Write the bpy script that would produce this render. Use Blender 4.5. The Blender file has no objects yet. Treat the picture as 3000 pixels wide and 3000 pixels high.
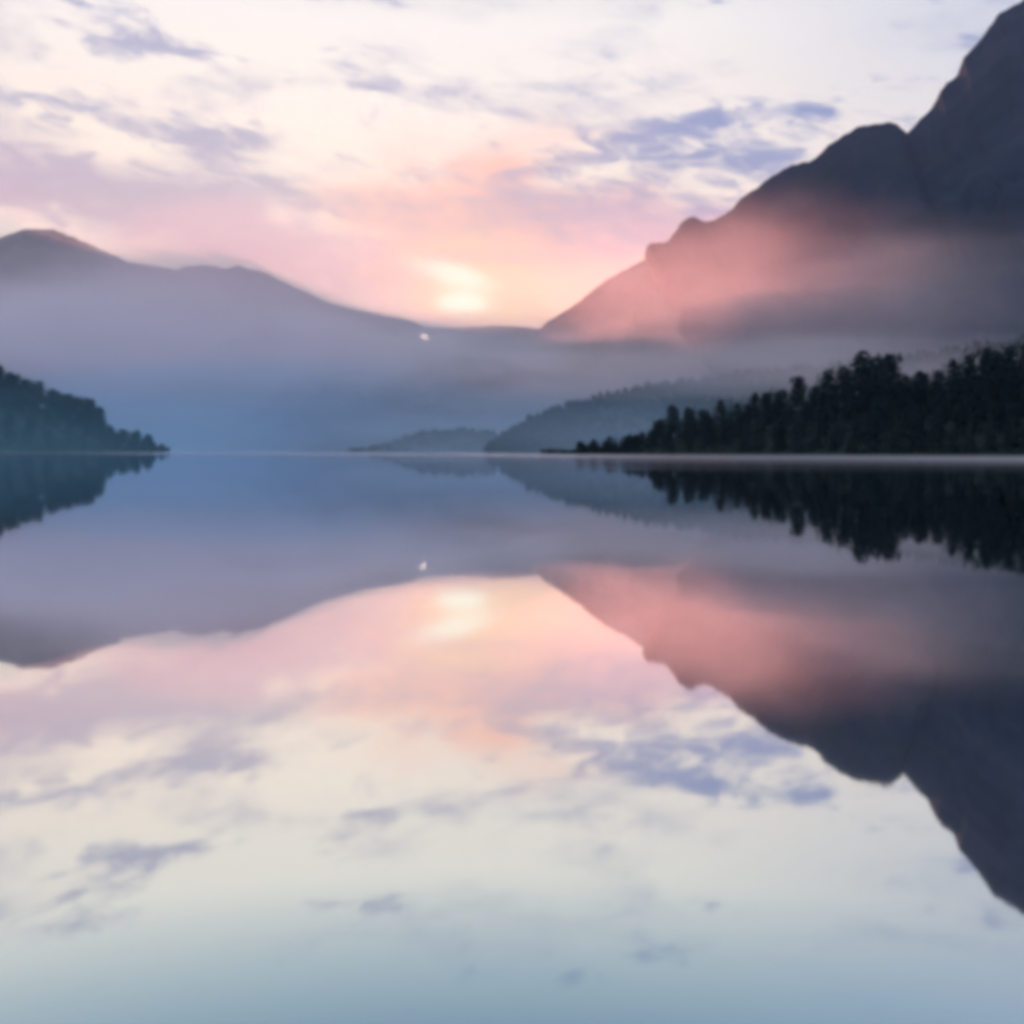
import bpy, bmesh, math, random
from mathutils import Vector, noise, Matrix

random.seed(7)
S = bpy.context.scene
COL = S.collection
R = math.radians

# ------------------------------------------------------------------ camera
W0 = 1932.0                       # width of the view the positions were measured in
HX, HY = 966.0, 852.0             # where the optical axis meets it (level camera, cropped low)
ROLL = R(0.3)
CAM_H = 2.0
cam_d = bpy.data.cameras.new('camera')
cam = bpy.data.objects.new('camera', cam_d); COL.objects.link(cam)
cam.location = (0, 0, CAM_H)
cam.rotation_euler = (R(90), -ROLL, 0)
cam_d.sensor_width = 36; cam_d.lens = 36
cam_d.shift_y = -(966.0 - HY) / W0
cam_d.clip_start = 0.1; cam_d.clip_end = 60000
S.camera = cam

def uv(px, py):
    dx, dy = (px - HX) / W0, (HY - py) / W0
    c, s = math.cos(ROLL), math.sin(ROLL)
    return dx * c - dy * s, dx * s + dy * c
def at(px, py, Y):
    u, v = uv(px, py)
    return Vector((u * Y, Y, CAM_H + v * Y))
def azel(px, py):
    u, v = uv(px, py)
    return math.degrees(math.atan(u)), math.degrees(math.atan2(v, math.hypot(1, u)))

# ------------------------------------------------------------------ render settings
S.view_settings.view_transform = 'Standard'
S.view_settings.look = 'None'
S.view_settings.gamma = 1
S.view_settings.use_curve_mapping = False
S.view_settings.exposure = 0.0
S.cycles.pixel_filter_type = 'BLACKMAN_HARRIS'
S.cycles.filter_width = 5.5        # the lens is soft
S.cycles.max_bounces = 12
S.cycles.volume_bounces = 5
S.cycles.volume_step_rate = 4.0
S.cycles.use_denoising = True
S.cycles.use_adaptive_sampling = True
S.cycles.adaptive_threshold = 0.03
S.cycles.adaptive_min_samples = 24

# ------------------------------------------------------------------ node helper
class Nd:
    """A socket one can do arithmetic with."""
    def __init__(self, tree, sock): self.t, self.s = tree, sock
    def _m(self, op, *a, clamp=False):
        n = self.t.nodes.new('ShaderNodeMath'); n.operation = op; n.use_clamp = clamp
        for i, v in enumerate(a):
            if isinstance(v, Nd): self.t.links.new(v.s, n.inputs[i])
            else: n.inputs[i].default_value = v
        return Nd(self.t, n.outputs[0])
    def __add__(self, o): return self._m('ADD', self, o)
    __radd__ = __add__
    def __sub__(self, o): return self._m('SUBTRACT', self, o)
    def __rsub__(self, o): return self._m('SUBTRACT', o, self)
    def __mul__(self, o): return self._m('MULTIPLY', self, o)
    __rmul__ = __mul__
    def __truediv__(self, o): return self._m('DIVIDE', self, o)
    def clamp(self): return self._m('ADD', self, 0.0, clamp=True)
    def exp(self): return self._m('EXPONENT', self)
    def smooth(self, a, b):
        n = self.t.nodes.new('ShaderNodeMapRange'); n.interpolation_type = 'SMOOTHSTEP'
        self.t.links.new(self.s, n.inputs[0])
        n.inputs[1].default_value, n.inputs[2].default_value = a, b
        return Nd(self.t, n.outputs[0])
def mixc(t, f, a, b):
    n = t.nodes.new('ShaderNodeMix'); n.data_type = 'RGBA'
    for sock, v in ((n.inputs[0], f), (n.inputs[6], a), (n.inputs[7], b)):
        if isinstance(v, Nd): t.links.new(v.s, sock)
        elif isinstance(v, (int, float)): sock.default_value = v
        else: sock.default_value = (*v, 1) if len(v) == 3 else v
    return Nd(t, n.outputs[2])
def vec(t, x, y, z):
    n = t.nodes.new('ShaderNodeCombineXYZ')
    for i, v in enumerate((x, y, z)):
        if isinstance(v, Nd): t.links.new(v.s, n.inputs[i])
        else: n.inputs[i].default_value = v
    return Nd(t, n.outputs[0])
def nz(t, v, scale, detail=5, rough=0.5, dist=0.0):
    n = t.nodes.new('ShaderNodeTexNoise')
    if v is not None: t.links.new(v.s, n.inputs['Vector'])
    n.inputs['Scale'].default_value = scale; n.inputs['Detail'].default_value = detail
    n.inputs['Roughness'].default_value = rough; n.inputs['Distortion'].default_value = dist
    return Nd(t, n.outputs[0])
def srgb(r, g, b):
    f = lambda c: (c / 255 / 12.92) if c <= 10 else ((c / 255 + 0.055) / 1.055) ** 2.4
    return (f(r), f(g), f(b))

# ------------------------------------------------------------------ sun + sky
SUN_AZ, SUN_EL = -11.5, 7.7        # behind the far ridge: the lake lies in its shade
sun_d = bpy.data.lights.new('sun', 'SUN'); sun_d.energy = 4.5; sun_d.angle = R(0.5)
sun_d.color = (1.0, 0.38, 0.28)
sun = bpy.data.objects.new('sun', sun_d); COL.objects.link(sun)
sd = Vector((math.sin(R(SUN_AZ)) * math.cos(R(SUN_EL)), math.cos(R(SUN_AZ)) * math.cos(R(SUN_EL)), math.sin(R(SUN_EL))))
sun.rotation_euler = (-sd).to_track_quat('-Z', 'Y').to_euler()
sun.location = (0, 0, 3000)

world = bpy.data.worlds.new('World'); S.world = world; world.use_nodes = True
T = world.node_tree; T.nodes.clear()
tc = T.nodes.new('ShaderNodeTexCoord')
sep = T.nodes.new('ShaderNodeSeparateXYZ'); T.links.new(tc.outputs['Generated'], sep.inputs[0])
X, Y, Z = (Nd(T, o) for o in sep.outputs)
D = Nd(T, tc.outputs['Generated'])
AZ = X._m('ARCTAN2', X, Y) * 57.29578
EL = X._m('ARCSINE', Z) * 57.29578
def gauss(px, py, wx, wy, rot=0.0):
    """A soft patch of sky: half widths in the same units as positions."""
    a0, e0 = azel(px, py)
    k = 57.29578 / W0
    c, s = math.cos(R(rot)), math.sin(R(rot))
    da, de = AZ - a0, EL - e0
    p = (da * c + de * s) / (wx * k)
    q = (de * c - da * s) / (wy * k)
    return ((p * p + q * q) * -1.0).exp()

sky = T.nodes.new('ShaderNodeTexSky'); sky.sky_type = 'NISHITA'; sky.sun_disc = False
sky.sun_elevation = R(SUN_EL); sky.sun_rotation = R(SUN_AZ)
# veil of thin high cloud over the clear sky, by height
def ramp(t, f, stops):
    n = t.nodes.new('ShaderNodeValToRGB'); t.links.new(f.s, n.inputs[0])
    e = n.color_ramp.elements
    e[0].position, e[0].color = stops[0][0], (*stops[0][1], 1)
    e[1].position, e[1].color = stops[-1][0], (*stops[-1][1], 1)
    for p, c in stops[1:-1]:
        el = e.new(p); el.color = (*c, 1)
    return Nd(t, n.outputs[0])
h = EL / 90.0
front = ramp(T, h, [(0.0, srgb(236, 205, 200)), (0.10, srgb(244, 222, 210)), (0.19, srgb(253, 238, 230)),
                    (0.25, srgb(251, 243, 240)), (0.295, srgb(226, 222, 224)), (0.34, srgb(204, 205, 212)), (0.5, srgb(202, 204, 217)), (1.0, srgb(198, 203, 220))])
back = ramp(T, h, [(0.0, srgb(204, 190, 205)), (0.2, srgb(200, 194, 211)), (1.0, srgb(198, 203, 220))])
toward = (X * math.sin(R(-3)) + Y * math.cos(R(-3))).smooth(-0.2, 0.85)
base = mixc(T, toward, back, front)
# bluer to the right
base = mixc(T, AZ.smooth(5, 30) * EL.smooth(8, 24) * 0.85, base, srgb(196, 203, 222))
base = mixc(T, gauss(60, 330, 330, 190) * 0.5, base, srgb(255, 236, 222))

# clouds: streaky noise, thicker where the banks hang
wv = vec(T, X * 9.0, Y * 9.0, Z * 26.0)
n1 = nz(T, wv, 1.0, 7, 0.56, 0.35)
wv2 = vec(T, X * 3.2 + 4.0, Y * 3.2, Z * 13.0)
n2 = nz(T, wv2, 1.0, 5, 0.5, 0.6)
wv3 = vec(T, X * 22.0 + 1.0, Y * 22.0, Z * 62.0 + X * 9.0)
n3 = nz(T, wv3, 1.0, 6, 0.55, 0.6)
dens = (n1 - 0.5) * 0.75 + (n2 - 0.5) * 0.5 + (n3 - 0.5) * 0.85 + 0.455
bias = None
for px, py, wx, wy, rot, amp in [
        (255, 45, 130, 60, -10, .27), (330, 95, 70, 26, -10, .18), (60, 40, 130, 60, 0, .08),
        (210, 215, 190, 30, -8, .21), (420, 255, 80, 26, 15, .20), (690, 165, 52, 13, -4, .12),
        (300, 355, 420, 60, 2, .27), (120, 390, 160, 40, 0, .10), (480, 430, 150, 30, -25, .10),
        (1440, 205, 150, 26, 0, .17), (1550, 232, 50, 20, 0, .17), (1260, 270, 190, 50, 5, .11), (1100, 300, 160, 30, 5, .12), (1500, 290, 90, 30, 0, .16),
        (1230, 385, 270, 62, 0, .24), (800, 325, 120, 22, 0, .22), (1720, 215, 60, 18, 10, .20), (1220, 330, 330, 110, 4, .12), (910, 232, 50, 14, 0, .12), (330, 285, 160, 30, 10, .10)]:
    g = gauss(px, py, wx, wy, rot) * amp
    bias = g if bias is None else bias + g
# the glow of the veiled sun
gl = nz(T, vec(T, X * 6.0 + 2.0, Y * 6.0, Z * 15.0), 1.0, 7, 0.6, 0.9) - 0.5
g_out = (gauss(960, 490, 340, 175, -8) * 1.2 + gl * 1.9 * gauss(930, 470, 480, 230)).smooth(0.10, 0.85)
s1 = mixc(T, g_out * 0.95, base, srgb(255, 192, 180))
g_mid = (gauss(920, 535, 260, 100, -6) + gl * 1.6 * gauss(900, 530, 300, 130)).smooth(0.25, 0.95)
s2 = mixc(T, g_mid, s1, srgb(255, 208, 180))
g_in = gauss(850, 515, 84, 24, -12) + gauss(872, 574, 50, 19, 0) * 1.1 + gauss(864, 545, 60, 46) * 0.2 + gl * 1.1 * gauss(865, 545, 130, 66)
glow_core = g_in.smooth(0.05, 1.25)
# clouds over it
cl = (dens + bias).smooth(0.55, 0.84)
cl = cl * (1.0 - 0.85 * g_mid) * (EL.smooth(32, 23) * 0.8 + 0.2)
blue_part = (AZ + EL * 1.2).smooth(14, 38)
cloudcol = mixc(T, EL.smooth(10, 20), srgb(188, 172, 190), srgb(172, 171, 202))
cloudcol = mixc(T, blue_part * 0.85, cloudcol, srgb(132, 146, 196))
cloudcol = mixc(T, g_out * 0.4, cloudcol, srgb(236, 184, 190))
cloudcol = mixc(T, toward, srgb(160, 160, 190), cloudcol)
c1 = mixc(T, cl * 0.92, s2, cloudcol)
sheet = (n2 + (n3 - 0.5) * 0.3 + gauss(300, 365, 480, 75) * .28 + gauss(1180, 395, 320, 80) * .22 + gauss(560, 480, 200, 50) * .12).smooth(0.46, 0.80)
c1 = mixc(T, sheet * 0.95 * EL.smooth(30, 18) * (1.0 - 0.9 * g_mid), c1, cloudcol)
c4 = mixc(T, glow_core, c1, srgb(255, 249, 232))
addsky = T.nodes.new('ShaderNodeMix'); addsky.data_type = 'RGBA'; addsky.blend_type = 'ADD'; addsky.inputs[0].default_value = 0.01
T.links.new(c4.s, addsky.inputs[6]); T.links.new(sky.outputs[0], addsky.inputs[7])
bg = T.nodes.new('ShaderNodeBackground'); bg.inputs[1].default_value = 1.0
T.links.new(addsky.outputs[2], bg.inputs[0])
wo = T.nodes.new('ShaderNodeOutputWorld'); T.links.new(bg.outputs[0], wo.inputs[0])

# ------------------------------------------------------------------ helpers
def obj(name, me, mat=None, parent=None, **props):
    o = bpy.data.objects.new(name, me); COL.objects.link(o)
    if mat is not None:
        me.materials.clear(); me.materials.append(mat)
    if parent: o.parent = parent
    for k, v in props.items(): o[k] = v
    return o
def mesh(name, vs, fs, smooth=False):
    me = bpy.data.meshes.new(name); me.from_pydata(vs, [], fs); me.update()
    if smooth: me.polygons.foreach_set('use_smooth', [True] * len(fs))
    return me
def material(name):
    m = bpy.data.materials.new(name); m.use_nodes = True
    t = m.node_tree; b = t.nodes['Principled BSDF']
    return m, t, b
def fbm(x, y, z=0.0, oct=5): return noise.fractal(Vector((x, y, z)), 1.0, 2.0, oct)
def ridged(x, y, z=0.0, oct=6): return noise.ridged_multi_fractal(Vector((x, y, z)), 0.9, 2.1, oct, 1.0, 2.0)

def ground_mat(name, ca, cb, scale, cc=None):
    m, t, b = material(name)
    g = t.nodes.new('ShaderNodeNewGeometry'); P = Nd(t, g.outputs['Position'])
    n = nz(t, P, scale, 8, 0.6)
    c = mixc(t, n.smooth(0.42, 0.6), ca, cb)
    if cc:
        n2 = nz(t, P, scale * 0.25, 6, 0.6)
        c = mixc(t, n2.smooth(0.55, 0.68), c, cc)
    t.links.new(c.s, b.inputs['Base Color']); b.inputs['Roughness'].default_value = 0.95
    b.inputs['Specular IOR Level'].default_value = 0.1
    return m
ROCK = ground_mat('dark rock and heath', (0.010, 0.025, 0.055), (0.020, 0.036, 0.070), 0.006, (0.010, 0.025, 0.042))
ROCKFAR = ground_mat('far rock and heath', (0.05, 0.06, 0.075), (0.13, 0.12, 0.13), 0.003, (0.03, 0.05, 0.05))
WOODED = ground_mat('wooded slope', (0.02, 0.04, 0.035), (0.035, 0.06, 0.05), 0.02)
BANK = ground_mat('shore undergrowth', (0.012, 0.026, 0.022), (0.025, 0.04, 0.034), 0.2)
BED = ground_mat('lake bed', (0.05, 0.06, 0.05), (0.08, 0.08, 0.07), 0.05)

# ------------------------------------------------------------------ water and lake bed
def sheet_obj(name, z, x0, x1, y0, y1, mat, **p):
    me = mesh(name, [(x0, y0, z), (x1, y0, z), (x1, y1, z), (x0, y1, z)], [(0, 1, 2, 3)])
    return obj(name, me, mat, **p)
wm, t, b = material('still lake water')
for n in list(t.nodes): t.nodes.remove(n)
out = t.nodes.new('ShaderNodeOutputMaterial')
g = t.nodes.new('ShaderNodeNewGeometry'); P = Nd(t, g.outputs['Position'])
sp = t.nodes.new('ShaderNodeSeparateXYZ'); t.links.new(P.s, sp.inputs[0])
wx, wy = Nd(t, sp.outputs[0]), Nd(t, sp.outputs[1])
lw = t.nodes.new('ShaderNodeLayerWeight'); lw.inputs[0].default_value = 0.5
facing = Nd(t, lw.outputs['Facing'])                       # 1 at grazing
# breeze-ruffled streaks far out on the lake
wob = nz(t, vec(t, wx * 0.006, wy * 0.012, 0.0), 1.0, 4, 0.55) - 0.5
far_ = wy + wob * 60.0
streak = nz(t, vec(t, wx * 0.004, wy * 0.05, 3.0), 1.0, 3, 0.5)
ruffle = far_.smooth(96, 125) * (streak * 0.6 + 0.1)
ruffle = ruffle * (wx / wy).smooth(-0.12, 0.08) + far_.smooth(320, 480) * 0.7
rough = (ruffle.clamp() * 0.10) + 0.028
gloss = t.nodes.new('ShaderNodeBsdfGlossy'); gloss.distribution = 'GGX'
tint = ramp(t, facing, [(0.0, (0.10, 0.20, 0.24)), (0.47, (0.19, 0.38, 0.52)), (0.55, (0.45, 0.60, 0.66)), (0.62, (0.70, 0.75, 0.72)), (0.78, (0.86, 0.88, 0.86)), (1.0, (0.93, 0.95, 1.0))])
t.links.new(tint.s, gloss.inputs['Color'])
t.links.new(rough.s, gloss.inputs['Roughness'])
bump = t.nodes.new('ShaderNodeBump'); bump.inputs['Strength'].default_value = 0.02; bump.inputs['Distance'].default_value = 0.05
bn = nz(t, vec(t, wx * 0.35, wy * 0.8, 0.0), 1.0, 3, 0.5)
t.links.new(bn.s, bump.inputs['Height']); t.links.new(bump.outputs[0], gloss.inputs['Normal'])
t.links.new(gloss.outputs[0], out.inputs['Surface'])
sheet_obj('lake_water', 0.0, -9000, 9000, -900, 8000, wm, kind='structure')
sheet_obj('lake_bed', -0.6, -9000, 9000, -900, 8000, BED, kind='structure')

# ------------------------------------------------------------------ mountains
def dense(pts, step):
    """pts: (px, py, Y, foot px, foot Y) -> evenly dense list"""
    outp = []
    for a, bb in zip(pts, pts[1:]):
        n = max(1, int(abs(bb[0] - a[0]) / step + abs(bb[1] - a[1]) / step))
        for i in range(n):
            f = i / n
            outp.append([p + (q - p) * f for p, q in zip(a, bb)])
    outp.append(list(pts[-1]))
    return outp
def mountain(name, pts, mat, step=6, rows=46, relief=90, fscale=500, jag=3.0, power=1.15, back=700, seed=0.0, turn=0.0, ramp_up=5.0):
    pl = dense(pts, step)
    vs, fs = [], []
    nb = 8
    for i, (px, py, Yd, fpx, fY) in enumerate(pl):
        p = at(px, py, Yd)
        p.z += jag * (fbm(p.x / 90 + seed, p.y / 90, 3.1, 4) + fbm(p.x / 26 + seed, p.y / 26, 7.7, 3))
        f = Vector(((fpx - HX) / W0 * fY, fY, -3.0))
        bk = Vector(((p.x / p.y + turn) * (p.y + back), p.y + back, -3.0))
        for k in range(nb, 0, -1):
            s = k / nb
            vs.append(p.lerp(bk, s))
        for k in range(rows + 1):
            s = (k / rows) ** 1.25
            q = p.lerp(f, s)
            q.z = -3.0 + (p.z + 3.0) * (1 - s) ** power
            w = min(1.0, s * ramp_up) * min(1.0, (1 - s) * 4.0)
            d = ridged(q.x / fscale + seed, q.y / (fscale * 1.7), q.z / (fscale * 2.2)) - 1.1
            d2 = fbm(q.x / (fscale * .22) + seed, q.y / (fscale * .22), q.z / (fscale * .25), 5)
            q.z += w * (relief * 0.75 * d + relief * 0.22 * d2) * (0.35 + 0.65 * s)
            q.y -= w * relief * 0.8 * d
            q.x -= w * relief * 0.35 * d2
            vs.append(q)
    m = nb + rows + 1
    for i in range(len(pl) - 1):
        for k in range(m - 1):
            a = i * m + k
            fs.append((a, a + 1, a + m + 1, a + m))
    return obj(name, mesh(name, vs, fs, True), mat, kind='structure')

LEFT = [(-900, 420), (-500, 470), (-250, 520), (-100, 490), (-40, 462), (0, 448), (20, 441), (50, 433), (78, 431), (100, 433), (133, 446), (167, 458), (207, 478), (240, 493),
        (283, 501), (333, 507), (353, 501), (383, 499), (410, 503), (427, 507), (447, 502), (460, 506), (493, 512), (520, 526), (567, 546), (610, 566),
        (644, 578), (690, 588), (727, 596), (777, 605), (811, 617), (860, 618), (944, 614), (1040, 622), (1150, 640), (1400, 650)]
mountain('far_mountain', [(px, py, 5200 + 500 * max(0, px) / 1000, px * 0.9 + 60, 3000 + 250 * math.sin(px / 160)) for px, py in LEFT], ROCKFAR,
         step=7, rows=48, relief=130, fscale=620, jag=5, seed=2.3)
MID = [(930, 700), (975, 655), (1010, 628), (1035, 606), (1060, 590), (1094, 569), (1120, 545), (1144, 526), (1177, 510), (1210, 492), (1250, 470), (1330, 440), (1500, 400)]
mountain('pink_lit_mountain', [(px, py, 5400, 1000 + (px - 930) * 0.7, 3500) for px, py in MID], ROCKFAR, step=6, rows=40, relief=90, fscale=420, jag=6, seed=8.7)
RIGHT = [(1216, 486), (1217, 475), (1221, 465), (1226, 461), (1251, 458), (1262, 450), (1271, 440), (1279, 431), (1286, 420), (1298, 413), (1311, 410), (1320, 414), (1331, 416), (1345, 414), (1356, 410), (1381, 395),
         (1390, 383), (1401, 372), (1424, 356), (1446, 340), (1470, 325), (1496, 310), (1512, 307), (1526, 305), (1545, 290), (1566, 272), (1590, 257), (1616, 240), (1635, 236), (1661, 234), (1678, 233), (1691, 236),
         (1702, 246), (1711, 252), (1722, 241), (1736, 225), (1752, 209), (1766, 190), (1776, 172), (1786, 157), (1798, 149), (1806, 142), (1812, 124), (1818, 107), (1830, 94), (1841, 85), (1855, 66), (1866, 50), (1886, 27), (1932, 0),
         (2000, -40), (2150, -90), (2400, -60), (2800, 60), (3300, 250)]
def rY(px):
    if px < 1700: return 3300 - (px - 1216) * 1.25
    return 2695 + (px - 1700) * 0.15 if px < 1932 else 2730 - (px - 1932) * 0.45
mountain('steep_mountain', [(px, py, rY(px), 1420 + (px - 1216) * 1.05, 1750 - (px - 1216) * 0.7 if px < 1932 else 1250 - (px - 1932) * .3) for px, py in RIGHT], ROCK,
         step=5, rows=60, relief=48, fscale=300, jag=4.5, power=1.1, back=900, seed=5.1, turn=0.14, ramp_up=2.2)
HILL = [(915, 853), (928, 843), (940, 832), (975, 809), (1005, 792), (1030, 779), (1060, 769), (1100, 760), (1160, 745), (1240, 728), (1350, 712), (1500, 696), (1700, 676), (1950, 640), (2400, 580)]
mountain('wooded_hill', [(px, py, 1650 if px < 1300 else 1650 - (px - 1300) * 0.45, px + 25, 1280 - max(0, px - 1100) * 0.22) for px, py in HILL], WOODED,
         step=6, rows=26, relief=14, fscale=160, jag=2, power=1.0, back=500, seed=1.1)
POINT = [(650, 852), (690, 849), (740, 836), (770, 822), (800, 814), (860, 810), (920, 815), (960, 826), (1010, 835), (1100, 845)]
mountain('blue_headland', [(px, py, 2500, px, 2250) for px, py in POINT], WOODED, step=6, rows=14, relief=6, fscale=120, jag=2, power=1.0, back=300, seed=4.4)

# ------------------------------------------------------------------ trees
LEAF, t, b = material('dark conifer needles')
oi = t.nodes.new('ShaderNodeObjectInfo'); rnd = Nd(t, oi.outputs['Random'])
gg = t.nodes.new('ShaderNodeNewGeometry')
n_ = nz(t, Nd(t, gg.outputs['Position']), 0.6, 4)
c_ = mixc(t, n_.smooth(0.35, 0.65), (0.006, 0.022, 0.025), (0.018, 0.042, 0.044))
c_ = mixc(t, rnd * 0.5, c_, (0.022, 0.032, 0.03))
t.links.new(c_.s, b.inputs['Base Color']); b.inputs['Roughness'].default_value = 0.9; b.inputs['Specular IOR Level'].default_value = 0.1
BARK, t, b = material('bark'); b.inputs['Base Color'].default_value = (0.06, 0.045, 0.035, 1); b.inputs['Roughness'].default_value = 0.9

def trunk_mesh(name, hgt, r, lean=0.0, n=6):
    vs, fs = [], []
    L = 5
    for k in range(L + 1):
        s = k / L
        for j in range(n):
            a = j * math.tau / n
            rr = r * (1 - 0.9 * s) + 0.02
            vs.append((rr * math.cos(a) + lean * s * s * hgt, rr * math.sin(a), hgt * s - 0.8))
    for k in range(L):
        for j in range(n):
            fs.append((k * n + j, k * n + (j + 1) % n, (k + 1) * n + (j + 1) % n, (k + 1) * n + j))
    return mesh(name, vs, fs, True)
def spray(vs, fs, c, d, ln, wd, rng, droop=0.25):
    """one small twig of needles: a bent, ragged four-sided leaf shape"""
    d = Vector(d).normalized()
    side = d.cross(Vector((0, 0, 1)))
    if side.length < 0.1: side = Vector((1, 0, 0))
    side.normalize()
    side = side * math.cos(rng.uniform(-.7, .7)) + Vector((0, 0, 1)) * math.sin(rng.uniform(-.7, .7))
    i = len(vs)
    c = Vector(c)
    vs.extend([c, c + d * ln * .45 + side * wd, c + d * ln + Vector((0, 0, -droop * ln)), c + d * ln * .5 - side * wd])
    fs.append((i, i + 1, i + 2, i + 3))
def spruce_crown(name, hgt, rad, rng, tiers=17):
    vs, fs = [], []
    z0 = hgt * 0.08
    for k in range(tiers):
        s = k / (tiers - 1)
        z = z0 + (hgt - z0) * s
        rr = rad * (1 - s) ** 0.75 * rng.uniform(0.75, 1.12) + 0.25
        nb = max(4, int(13 * (1 - s) + 4))
        off = rng.uniform(0, 6.28)
        for j in range(nb):
            a = off + j * math.tau / nb + rng.uniform(-.25, .25)
            ln = rr * rng.uniform(0.65, 1.15)
            d = Vector((math.cos(a), math.sin(a), rng.uniform(-.35, .05)))
            m = max(2, int(ln / 0.55))
            for q in range(m):
                f = (q + rng.random()) / m
                c = Vector((0, 0, z)) + d * ln * f * 0.85
                dd = d + Vector((rng.uniform(-.7, .7), rng.uniform(-.7, .7), rng.uniform(-.2, .2)))
                spray(vs, fs, c, dd, rng.uniform(1.0, 1.8) * (0.6 + 0.4 * (1 - s)), rng.uniform(.4, .7), rng)
    for q in range(10):
        spray(vs, fs, (0, 0, hgt - 0.1 * q), (rng.uniform(-.3, .3), rng.uniform(-.3, .3), 1), 1.0, .16, rng, 0)
    return mesh(name, vs, fs)
def pine_crown(name, hgt, rad, rng, clumps=16):
    vs, fs = [], []
    for k in range(clumps):
        s = (k + 0.5) / clumps
        z = hgt * (0.25 + 0.72 * s)
        w = rad * math.sin(math.pi * min(1, 0.18 + 0.78 * s)) ** 0.7
        a = k * 2.4 + rng.uniform(-.4, .4)
        c = Vector((math.cos(a) * w * rng.uniform(.2, .75), math.sin(a) * w * rng.uniform(.2, .75), z))
        cr = rad * rng.uniform(.35, .55)
        for q in range(60):
            v = Vector((rng.gauss(0, 1), rng.gauss(0, 1), rng.gauss(0, 1))).normalized()
            p = c + Vector((v.x * cr, v.y * cr, v.z * cr * .62)) * rng.uniform(.55, 1.0)
            spray(vs, fs, p, v + Vector((0, 0, .2)), rng.uniform(1.0, 1.8), rng.uniform(.5, .85), rng, .1)
    return mesh(name, vs, fs)

PROTO = {}
rng = random.Random(11)
for kind, hh, rr in (('spruce', 22, 5.2), ('spruce', 19, 4.4), ('spruce', 25, 5.0), ('pine', 20, 4.8), ('pine', 17, 5.2), ('pine', 23, 4.6)):
    i = len(PROTO)
    cm = spruce_crown(f'{kind}_crown', hh, rr, rng) if kind == 'spruce' else pine_crown(f'{kind}_crown', hh, rr, rng)
    cm.materials.append(LEAF)
    tm = trunk_mesh(f'{kind}_trunk', hh * 0.97, 0.34); tm.materials.append(BARK)
    PROTO[i] = (kind, hh, cm, tm)
SPR, PIN = [0, 1, 2], [3, 4, 5]

def tree(idx, base, height, rz, label, group, wide=1.0):
    kind, hh, cm, tm = PROTO[idx]
    e = bpy.data.objects.new(f'{kind}_tree', None); COL.objects.link(e)
    s = height / hh
    e.location = base; e.rotation_euler = (0, 0, rz); e.scale = (s * wide, s * wide, s)
    e['label'] = label; e['category'] = 'tree'; e['group'] = group
    obj('trunk', tm, None, e); obj('crown', cm, None, e)
    return e

# wooded banks: the ground under the trees
def bank(name, line, depth, rise, mat, bump=1.2, seed=0):
    """line: shore points (x, y); the ground climbs away from it. rise: heights at the back per point."""
    vs, fs = [], []
    n = 16
    dl = []
    for (a, ra), (b2, rb) in zip(zip(line, rise), list(zip(line, rise))[1:]):
        for i in range(10):
            f = i / 10
            dl.append((a[0] + (b2[0] - a[0]) * f, a[1] + (b2[1] - a[1]) * f, ra + (rb - ra) * f))
    dl.append((*line[-1], rise[-1]))
    for x, y, r in dl:
        wig = fbm(x / 30 + seed, y / 30, 0, 3)
        y -= 5 * wig; x0, y0 = x, y
        for k in range(n + 1):
            s = k / n
            z = -0.5 + (0.9 if k else 0) + r * (s ** 0.9) + (bump * fbm(x / 14, (y + depth * s) / 14, seed, 3) if k else 0)
            if k == n: z = -1.0
            vs.append((x0 * (y0 + depth * s) / y0, y0 + depth * s, z))
    for i in range(len(dl) - 1):
        for k in range(n):
            a = i * (n + 1) + k
            fs.append((a, a + 1, a + n + 2, a + n + 1))
    o = obj(name, mesh(name, vs, fs, True), mat, kind='structure')
    return o

def shore(px, Yd): return ((px - HX) / W0 * Yd, Yd)
# right shore
RS = [(1020, 900), (1090, 800), (1180, 720), (1300, 640), (1500, 540), (1700, 480), (1932, 430), (2200, 390), (2600, 340)]
RTOP = [(1094, 832), (1120, 829), (1150, 824), (1190, 814), (1224, 810), (1244, 793), (1270, 766), (1290, 776), (1310, 765), (1336, 776), (1360, 756), (1380, 752), (1400, 752), (1424, 743), (1440, 741),
        (1455, 732), (1484, 735), (1506, 713), (1528, 738), (1544, 706), (1563, 699), (1584, 685), (1603, 690), (1625, 666), (1643, 678), (1658, 668), (1681, 671), (1698, 694), (1711, 708), (1738, 703), (1760, 697),
        (1781, 688), (1800, 680), (1821, 660), (1838, 674), (1861, 660), (1876, 662), (1891, 653), (1907, 654), (1921, 646), (1945, 640), (1970, 650)]
def lerp_tab(tab, x, j):
    for a, bb in zip(tab, tab[1:]):
        if x <= bb[0]:
            f = max(0.0, (x - a[0]) / (bb[0] - a[0]))
            return a[j] + (bb[j] - a[j]) * f
    return tab[-1][j]
DEPTH_R = 120
rise_r = []
for px, Yd in RS:
    yb = Yd + DEPTH_R
    top = lerp_tab(RTOP, min(max(px, 1094), 1970), 1)
    rise_r.append(max(0.6, (852 + 0.005 * (px - 966) - top) / W0 * yb - 15) if px > 1100 else 0.6)
bank_r = bank('right_bank', [shore(*p) for p in RS], DEPTH_R, rise_r, BANK)
from mathutils.bvhtree import BVHTree
def ground_of(o):
    tr = BVHTree.FromPolygons([v.co for v in o.data.vertices], [p.vertices for p in o.data.polygons])
    def f(x, y):
        h = tr.ray_cast(Vector((x, y, 500)), Vector((0, 0, -1)))[0]
        return h.z if h else 0.2
    return f
ground_r = ground_of(bank_r)

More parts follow.
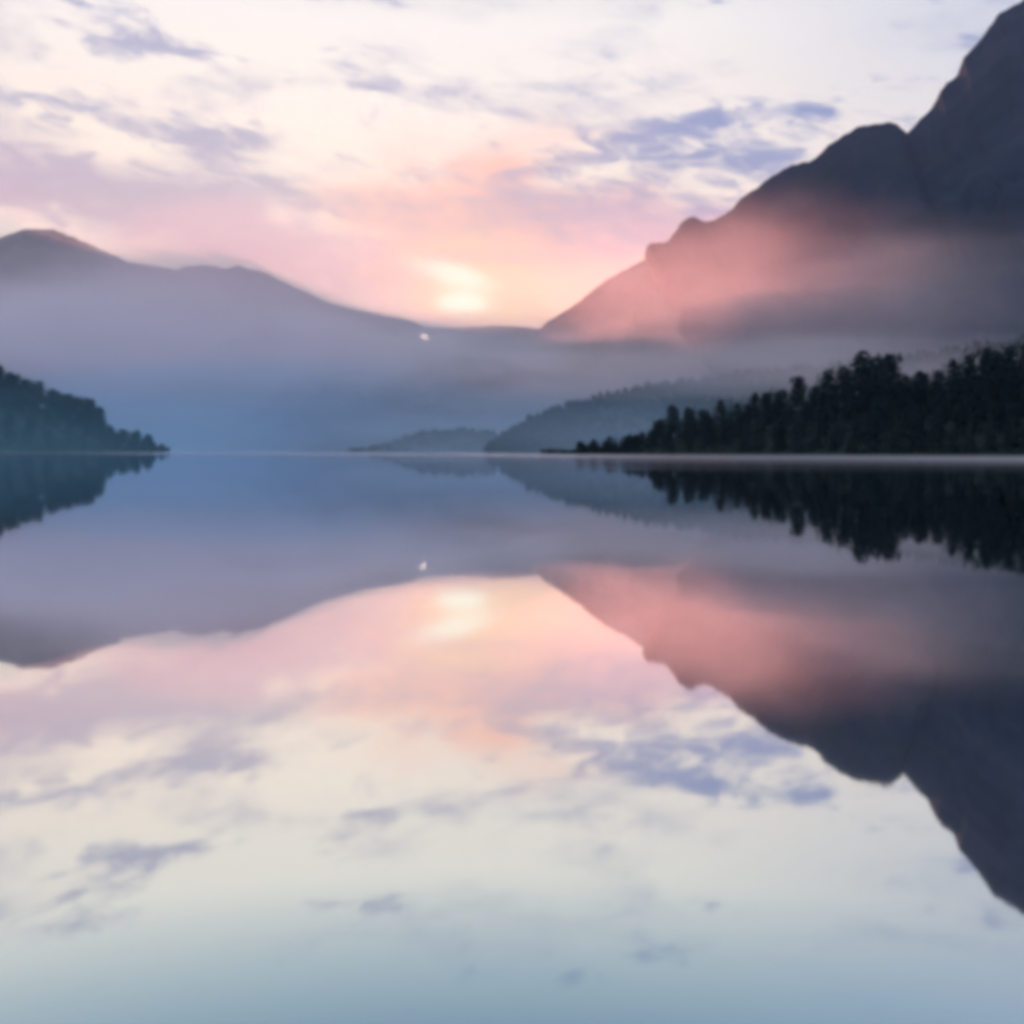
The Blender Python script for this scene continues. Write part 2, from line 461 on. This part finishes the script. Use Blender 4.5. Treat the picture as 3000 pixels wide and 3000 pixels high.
def denser(tab, gap, drop, rng):
    o = []
    for a, bb in zip(tab, tab[1:]):
        n = max(1, round((bb[0] - a[0]) / gap)); o.append(a)
        for i in range(1, n):
            f = i / n
            o.append((a[0] + (bb[0] - a[0]) * f, a[1] + (bb[1] - a[1]) * f + rng.uniform(0, drop)))
    return o + [tab[-1]]
PEAK_R = {
    1094: 'tiny lone tree at the far left tip of the right shore wood',
    1190: 'small tree where the low spit begins to rise into the right shore wood',
    1270: 'first pointed crown standing clear at the low end of the right shore wood',
    1310: 'second pointed crown from the low end of the right shore wood, beside a dip',
    1380: 'broad crown forming the low shoulder after the first two peaks of the wood',
    1424: 'crown just left of the step on the rising skyline of the right wood',
    1455: 'pointed crown on top of the step, left of the deep notch',
    1506: 'tall pointed tree standing alone between two notches of the right skyline',
    1544: 'tree at the left foot of the tallest clump on the right shore',
    1584: 'leafy crown halfway up the left side of the tallest clump',
    1625: 'left one of the three highest crowns of the tallest clump',
    1658: 'middle one of the three highest crowns of the tallest clump',
    1681: 'right one of the three highest crowns, above the drop to the hollow',
    1711: 'low crown at the bottom of the hollow right of the tallest clump',
    1781: 'crown rising again out of the hollow on the right skyline',
    1821: 'pointed tree standing out beyond the hollow on the right skyline',
    1861: 'rounded crown second from the pointed tree beyond the hollow',
    1891: 'high crown near the right edge of the frame',
    1921: 'highest crown at the very right edge of the frame'}
PEAK_L = {
    0: 'tall tree at the left edge of the frame on top of the left shore wood',
    34: 'rounded crown next to the tall tree at the left edge of the frame',
    90: 'crown midway down the slope of the left shore wood',
    148: 'crown just above the steep end of the left shore wood',
    178: 'last high crown above the steep drop of the left shore wood',
    230: 'first low tree below the steep drop on the left spit',
    260: 'second low tree on the left spit, beside its first low tree',
    306: 'last small tree at the tip of the left spit over the water'}
SKY_R = denser(RTOP, 10, 9, random.Random(21))
RG = 'trees of the right shore wood'
for i, (px, top) in enumerate(SKY_R):
    Yb = lerp_tab(RS, px, 1)
    s = 0.62 + 0.2 * random.random()
    Yd = Yb + DEPTH_R * s
    p = at(px, top, Yd)
    zb = ground_r(p.x, Yd) - 0.4
    hgt = p.z - zb
    if hgt < 2.0: hgt = 2.0
    idx = random.choice(SPR if (i % 3) else PIN)
    lab = PEAK_R.get(px, 'dark tree filling the skyline of the right shore wood between taller crowns')
    tree(idx, (p.x, Yd, zb), hgt, random.uniform(0, 6.28), lab, RG, wide=min(2.2, max(0.85, 17 / hgt)) * random.uniform(.85, 1.15))
# rows below the skyline
for row, s in enumerate((0.05, 0.22, 0.40, 0.58)):
    px = 1100 + 9 * row
    while px < 2010:
        Yb = lerp_tab(RS, px, 1)
        Yd = Yb + DEPTH_R * (s + random.uniform(-.04, .04))
        top = lerp_tab(RTOP, max(1094, min(px, 1970)), 1)
        hor = 852 + 0.005 * (px - 966)
        avail = (hor - top) / W0 * Yd
        x = (px - HX) / W0 * Yd
        zb = ground_r(x, Yd) - 0.5
        hgt = min(random.uniform(13, 21), (avail - zb) * random.uniform(.84, .98))
        if hgt > 2:
            tree(random.choice(SPR + PIN), (x, Yd, zb), hgt, random.uniform(0, 6.28),
                 'dark tree below the skyline inside the right shore wood', RG, wide=min(2.0, max(0.9, 15 / hgt)) * random.uniform(.9, 1.2))
        px += random.uniform(28, 44)
# left shore
LS = [(-400, 600), (-200, 680), (-60, 740), (60, 780), (150, 800), (210, 830), (270, 880), (320, 930)]
LTOP = [(-60, 672), (-30, 684), (0, 692), (18, 704), (34, 708), (52, 718), (70, 721), (90, 731), (112, 739), (136, 743), (148, 751), (162, 752), (178, 759), (190, 771), (200, 792), (212, 808), (230, 810), (246, 812), (260, 812), (280, 820), (290, 834), (306, 837), (316, 844)]
DEPTH_L = 150
rise_l = []
for px, Yd in LS:
    yb = Yd + DEPTH_L
    top = lerp_tab(LTOP, min(max(px, -60), 316), 1)
    rise_l.append(max(0.6, (852 + 0.005 * (px - 966) - top) / W0 * yb - 17))
bank_l = bank('left_bank', [shore(*p) for p in LS], DEPTH_L, rise_l, BANK, seed=5)
ground_l = ground_of(bank_l)
LG = 'trees of the left shore wood'
for i, (px, top) in enumerate(denser(LTOP, 8, 5, random.Random(22))):
    s = 0.66 + 0.2 * random.random()
    Yd = lerp_tab(LS, px, 1) + DEPTH_L * s
    p = at(px, top, Yd)
    zb = ground_l(p.x, Yd) - 0.4
    hgt = max(2.0, p.z - zb)
    tree(random.choice(PIN if i % 3 else SPR), (p.x, Yd, zb), hgt, random.uniform(0, 6.28), PEAK_L.get(px, 'dark tree filling the skyline of the left shore wood between its higher crowns'), LG, wide=min(2.2, max(0.9, 15 / hgt)))
for row, s in enumerate((0.04, 0.24, 0.44, 0.62)):
    px = -60 + 9 * row
    while px < 316:
        Yd = lerp_tab(LS, px, 1) + DEPTH_L * (s + random.uniform(-.04, .04))
        top = lerp_tab(LTOP, px, 1)
        hor = 852 + 0.005 * (px - 966)
        zb = ground_l((px - HX) / W0 * Yd, Yd) - 0.5
        hgt = min(random.uniform(12, 19), ((hor - top) / W0 * Yd - zb) * random.uniform(.82, .97))
        if hgt > 2:
            tree(random.choice(SPR + PIN), ((px - HX) / W0 * Yd, Yd, zb), hgt, random.uniform(0, 6.28),
                 'dark tree below the skyline inside the left shore wood', LG, wide=min(2.0, max(0.9, 14 / hgt)) * random.uniform(.9, 1.2))
        px += random.uniform(26, 40)

def undergrowth(name, line, depth, ground, count, rng):
    vs, fs = [], []
    px0, px1 = line[0][0], line[-1][0]
    for _ in range(count):
        px = rng.uniform(px0, px1); Yd = lerp_tab(line, px, 1) + depth * rng.uniform(0.01, 0.9) ** 1.3
        x = (px - HX) / W0 * Yd
        z = ground(x, Yd)
        if z < 0.1: continue
        h = rng.uniform(1.2, 4.5)
        for q in range(14):
            v = Vector((rng.gauss(0, 1), rng.gauss(0, 1), abs(rng.gauss(0, 1)))).normalized()
            spray(vs, fs, Vector((x, Yd, z)) + Vector((v.x * h * .7, v.y * h * .7, v.z * h * .8)), v + Vector((0, 0, .3)), rng.uniform(.9, 1.7), rng.uniform(.4, .8), rng, .1)
    return obj(name, mesh(name, vs, fs), LEAF, kind='stuff', label='low dark bushes filling the shore under the trees', category='bushes')
undergrowth('bushes', RS, DEPTH_R, ground_r, 1500, random.Random(3))
undergrowth('bushes', LS, DEPTH_L, ground_l, 1000, random.Random(4))

# far woods on the hill and the headland: one mass each
def far_wood(name, terrain, count, h0, h1, rng, xr=None):
    me = terrain.data
    polys = [p for p in me.polygons if p.normal.z > 0.15 and p.center.z > 1.0]
    vs, fs = [], []
    for _ in range(count):
        p = rng.choice(polys)
        c = p.center + Vector((rng.uniform(-6, 6), 0, -1.5))
        hgt = rng.uniform(h0, h1); r = hgt * rng.uniform(.2, .34); n = 6
        i = len(vs); a0 = rng.uniform(0, 6.28)
        for lev, (zz, rf) in enumerate(((0.12, .8), (0.35, 1.0), (0.7, .55))):
            for j in range(n):
                a = a0 + j * math.tau / n
                q = r * rf * rng.uniform(.75, 1.2)
                vs.append((c.x + q * math.cos(a), c.y + q * math.sin(a), c.z + hgt * zz))
        vs.append((c.x, c.y, c.z + hgt))
        for lev in range(2):
            for j in range(n):
                fs.append((i + lev * n + j, i + lev * n + (j + 1) % n, i + (lev + 1) * n + (j + 1) % n, i + (lev + 1) * n + j))
        for j in range(n): fs.append((i + 2 * n + j, i + 2 * n + (j + 1) % n, i + 3 * n))
    return obj(name, mesh(name, vs, fs), LEAF, kind='stuff', label='distant wood that reads as one misty mass', category='forest')
rw = random.Random(5)
far_wood('hill_forest', bpy.data.objects['wooded_hill'], 5200, 8, 14, rw)
far_wood('headland_forest', bpy.data.objects['blue_headland'], 700, 7, 13, rw)

# ------------------------------------------------------------------ the one glowing spot on the slope; its source is unknown, emission stands in for it
lm, t, b = material('glowing spot')
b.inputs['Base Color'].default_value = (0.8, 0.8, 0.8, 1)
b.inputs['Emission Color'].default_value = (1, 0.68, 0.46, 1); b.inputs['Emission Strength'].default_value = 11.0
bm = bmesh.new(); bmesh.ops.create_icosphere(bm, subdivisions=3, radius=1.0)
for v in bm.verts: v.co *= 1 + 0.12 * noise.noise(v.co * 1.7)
me = bpy.data.meshes.new('bright_spot'); bm.to_mesh(me); bm.free()
lo = obj('bright_spot', me, lm, label='tiny bright cream spot of unknown source, made to glow alone on the misty slope below the ridge', category='bright spot')
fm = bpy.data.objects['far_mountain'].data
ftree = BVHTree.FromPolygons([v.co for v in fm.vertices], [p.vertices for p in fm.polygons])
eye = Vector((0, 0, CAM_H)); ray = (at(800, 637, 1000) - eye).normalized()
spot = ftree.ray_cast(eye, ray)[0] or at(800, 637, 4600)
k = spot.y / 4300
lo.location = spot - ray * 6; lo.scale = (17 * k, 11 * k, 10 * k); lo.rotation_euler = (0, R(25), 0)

# ------------------------------------------------------------------ air: one even haze, and fog banks lying in it
def vol_mat(name, color, density, g):
    m = bpy.data.materials.new(name); m.use_nodes = True
    t = m.node_tree; t.nodes.clear()
    o = t.nodes.new('ShaderNodeOutputMaterial'); v = t.nodes.new('ShaderNodeVolumePrincipled')
    v.inputs['Color'].default_value = (*color, 1); v.inputs['Density'].default_value = density; v.inputs['Anisotropy'].default_value = g
    t.links.new(v.outputs[0], o.inputs['Volume'])
    return m, t, v
HAZE, t, v = vol_mat('haze air', (0.46, 0.69, 1.0), 0.000024, 0.2)
def box(name, x0, x1, y0, y1, z0, z1):
    vs = [(x, y, z) for z in (z0, z1) for y in (y0, y1) for x in (x0, x1)]
    return mesh(name, vs, [(0, 2, 3, 1), (4, 5, 7, 6), (0, 1, 5, 4), (2, 6, 7, 3), (0, 4, 6, 2), (1, 3, 7, 5)])
obj('haze', box('haze', -9500, 9500, -1500, 8200, -4.5, 1270), HAZE, kind='stuff')

def fog(px, py, Yd, sx, sy, sz, density, g=0.35, scale=2.0, col=(0.93, 0.94, 1.0), tilt=0.0):
    m, t, v = vol_mat('fog', col, 0, g)
    tcx = t.nodes.new('ShaderNodeTexCoord'); O = Nd(t, tcx.outputs['Object'])
    ln = t.nodes.new('ShaderNodeVectorMath'); ln.operation = 'LENGTH'; t.links.new(O.s, ln.inputs[0])
    r = Nd(t, ln.outputs['Value'])
    n = nz(t, O, scale, 3, 0.55)
    f = (r + (n - 0.5) * 1.1).smooth(1.0, 0.0) * r.smooth(1.0, 0.8) * density
    t.links.new(f.s, v.inputs['Density'])
    bm = bmesh.new(); bmesh.ops.create_icosphere(bm, subdivisions=3, radius=1.02)
    me = bpy.data.meshes.new('fog_bank'); bm.to_mesh(me); bm.free()
    o = obj('fog_bank', me, m, kind='stuff')
    o.location = at(px, py, Yd); o.scale = (sx, sy, sz); o.rotation_euler = (0, R(tilt), 0)
    return o
PALE, BLUE, WARM, ROSE = (0.93, 0.92, 1.0), (0.56, 0.78, 1.0), (0.97, 0.90, 0.97), (1.0, 0.88, 0.92)
fog(1720, 605, 1750, 680, 400, 190, 0.0014, 0.4, 2.4, PALE, -4)
fog(1420, 600, 2050, 700, 430, 310, 0.0012, 0.7, 2.8, ROSE, 4)
fog(1170, 680, 3300, 420, 500, 190, 0.0010, 0.7, 2.4, WARM)
fog(150, 665, 3300, 1350, 700, 310, 0.0036, 0.1, 2.6, PALE)
fog(640, 690, 3600, 620, 700, 230, 0.0030, 0.1, 2.4, PALE)
fog(890, 665, 2600, 400, 300, 95, 0.0034, 0.3, 2.0, PALE)
fog(1040, 725, 2900, 480, 320, 115, 0.0028, 0.2, 2.2, ROSE)
fog(900, 665, 4500, 750, 600, 220, 0.0020, 0.1, 2.0, PALE)
fog(470, 600, 4300, 1150, 650, 560, 0.0030, 0.3, 1.6, WARM)
fog(-250, 590, 3700, 2000, 1100, 850, 0.0007, 0.3, 1.2, WARM)
fog(560, 860, 2900, 1700, 700, 310, 0.0038, 0.1, 1.6, BLUE)
fog(1560, 700, 1230, 520, 170, 58, 0.0050, 0.4, 2.4, PALE)
fog(1260, 840, 1120, 420, 200, 90, 0.0028, 0.2, 1.6, BLUE)
fog(850, 850, 2000, 420, 220, 75, 0.0022, 0.2, 1.6, BLUE)
fog(60, 830, 640, 230, 110, 70, 0.0022, 0.2, 1.6, (0.34, 0.74, 1.0))
low = fog(966, 852, 330, 330, 95, 1.7, 0.0048, 0.2, 2.0, PALE)      # mist lying on the lake under the right shore
low.location = (190, 330, 0.5)
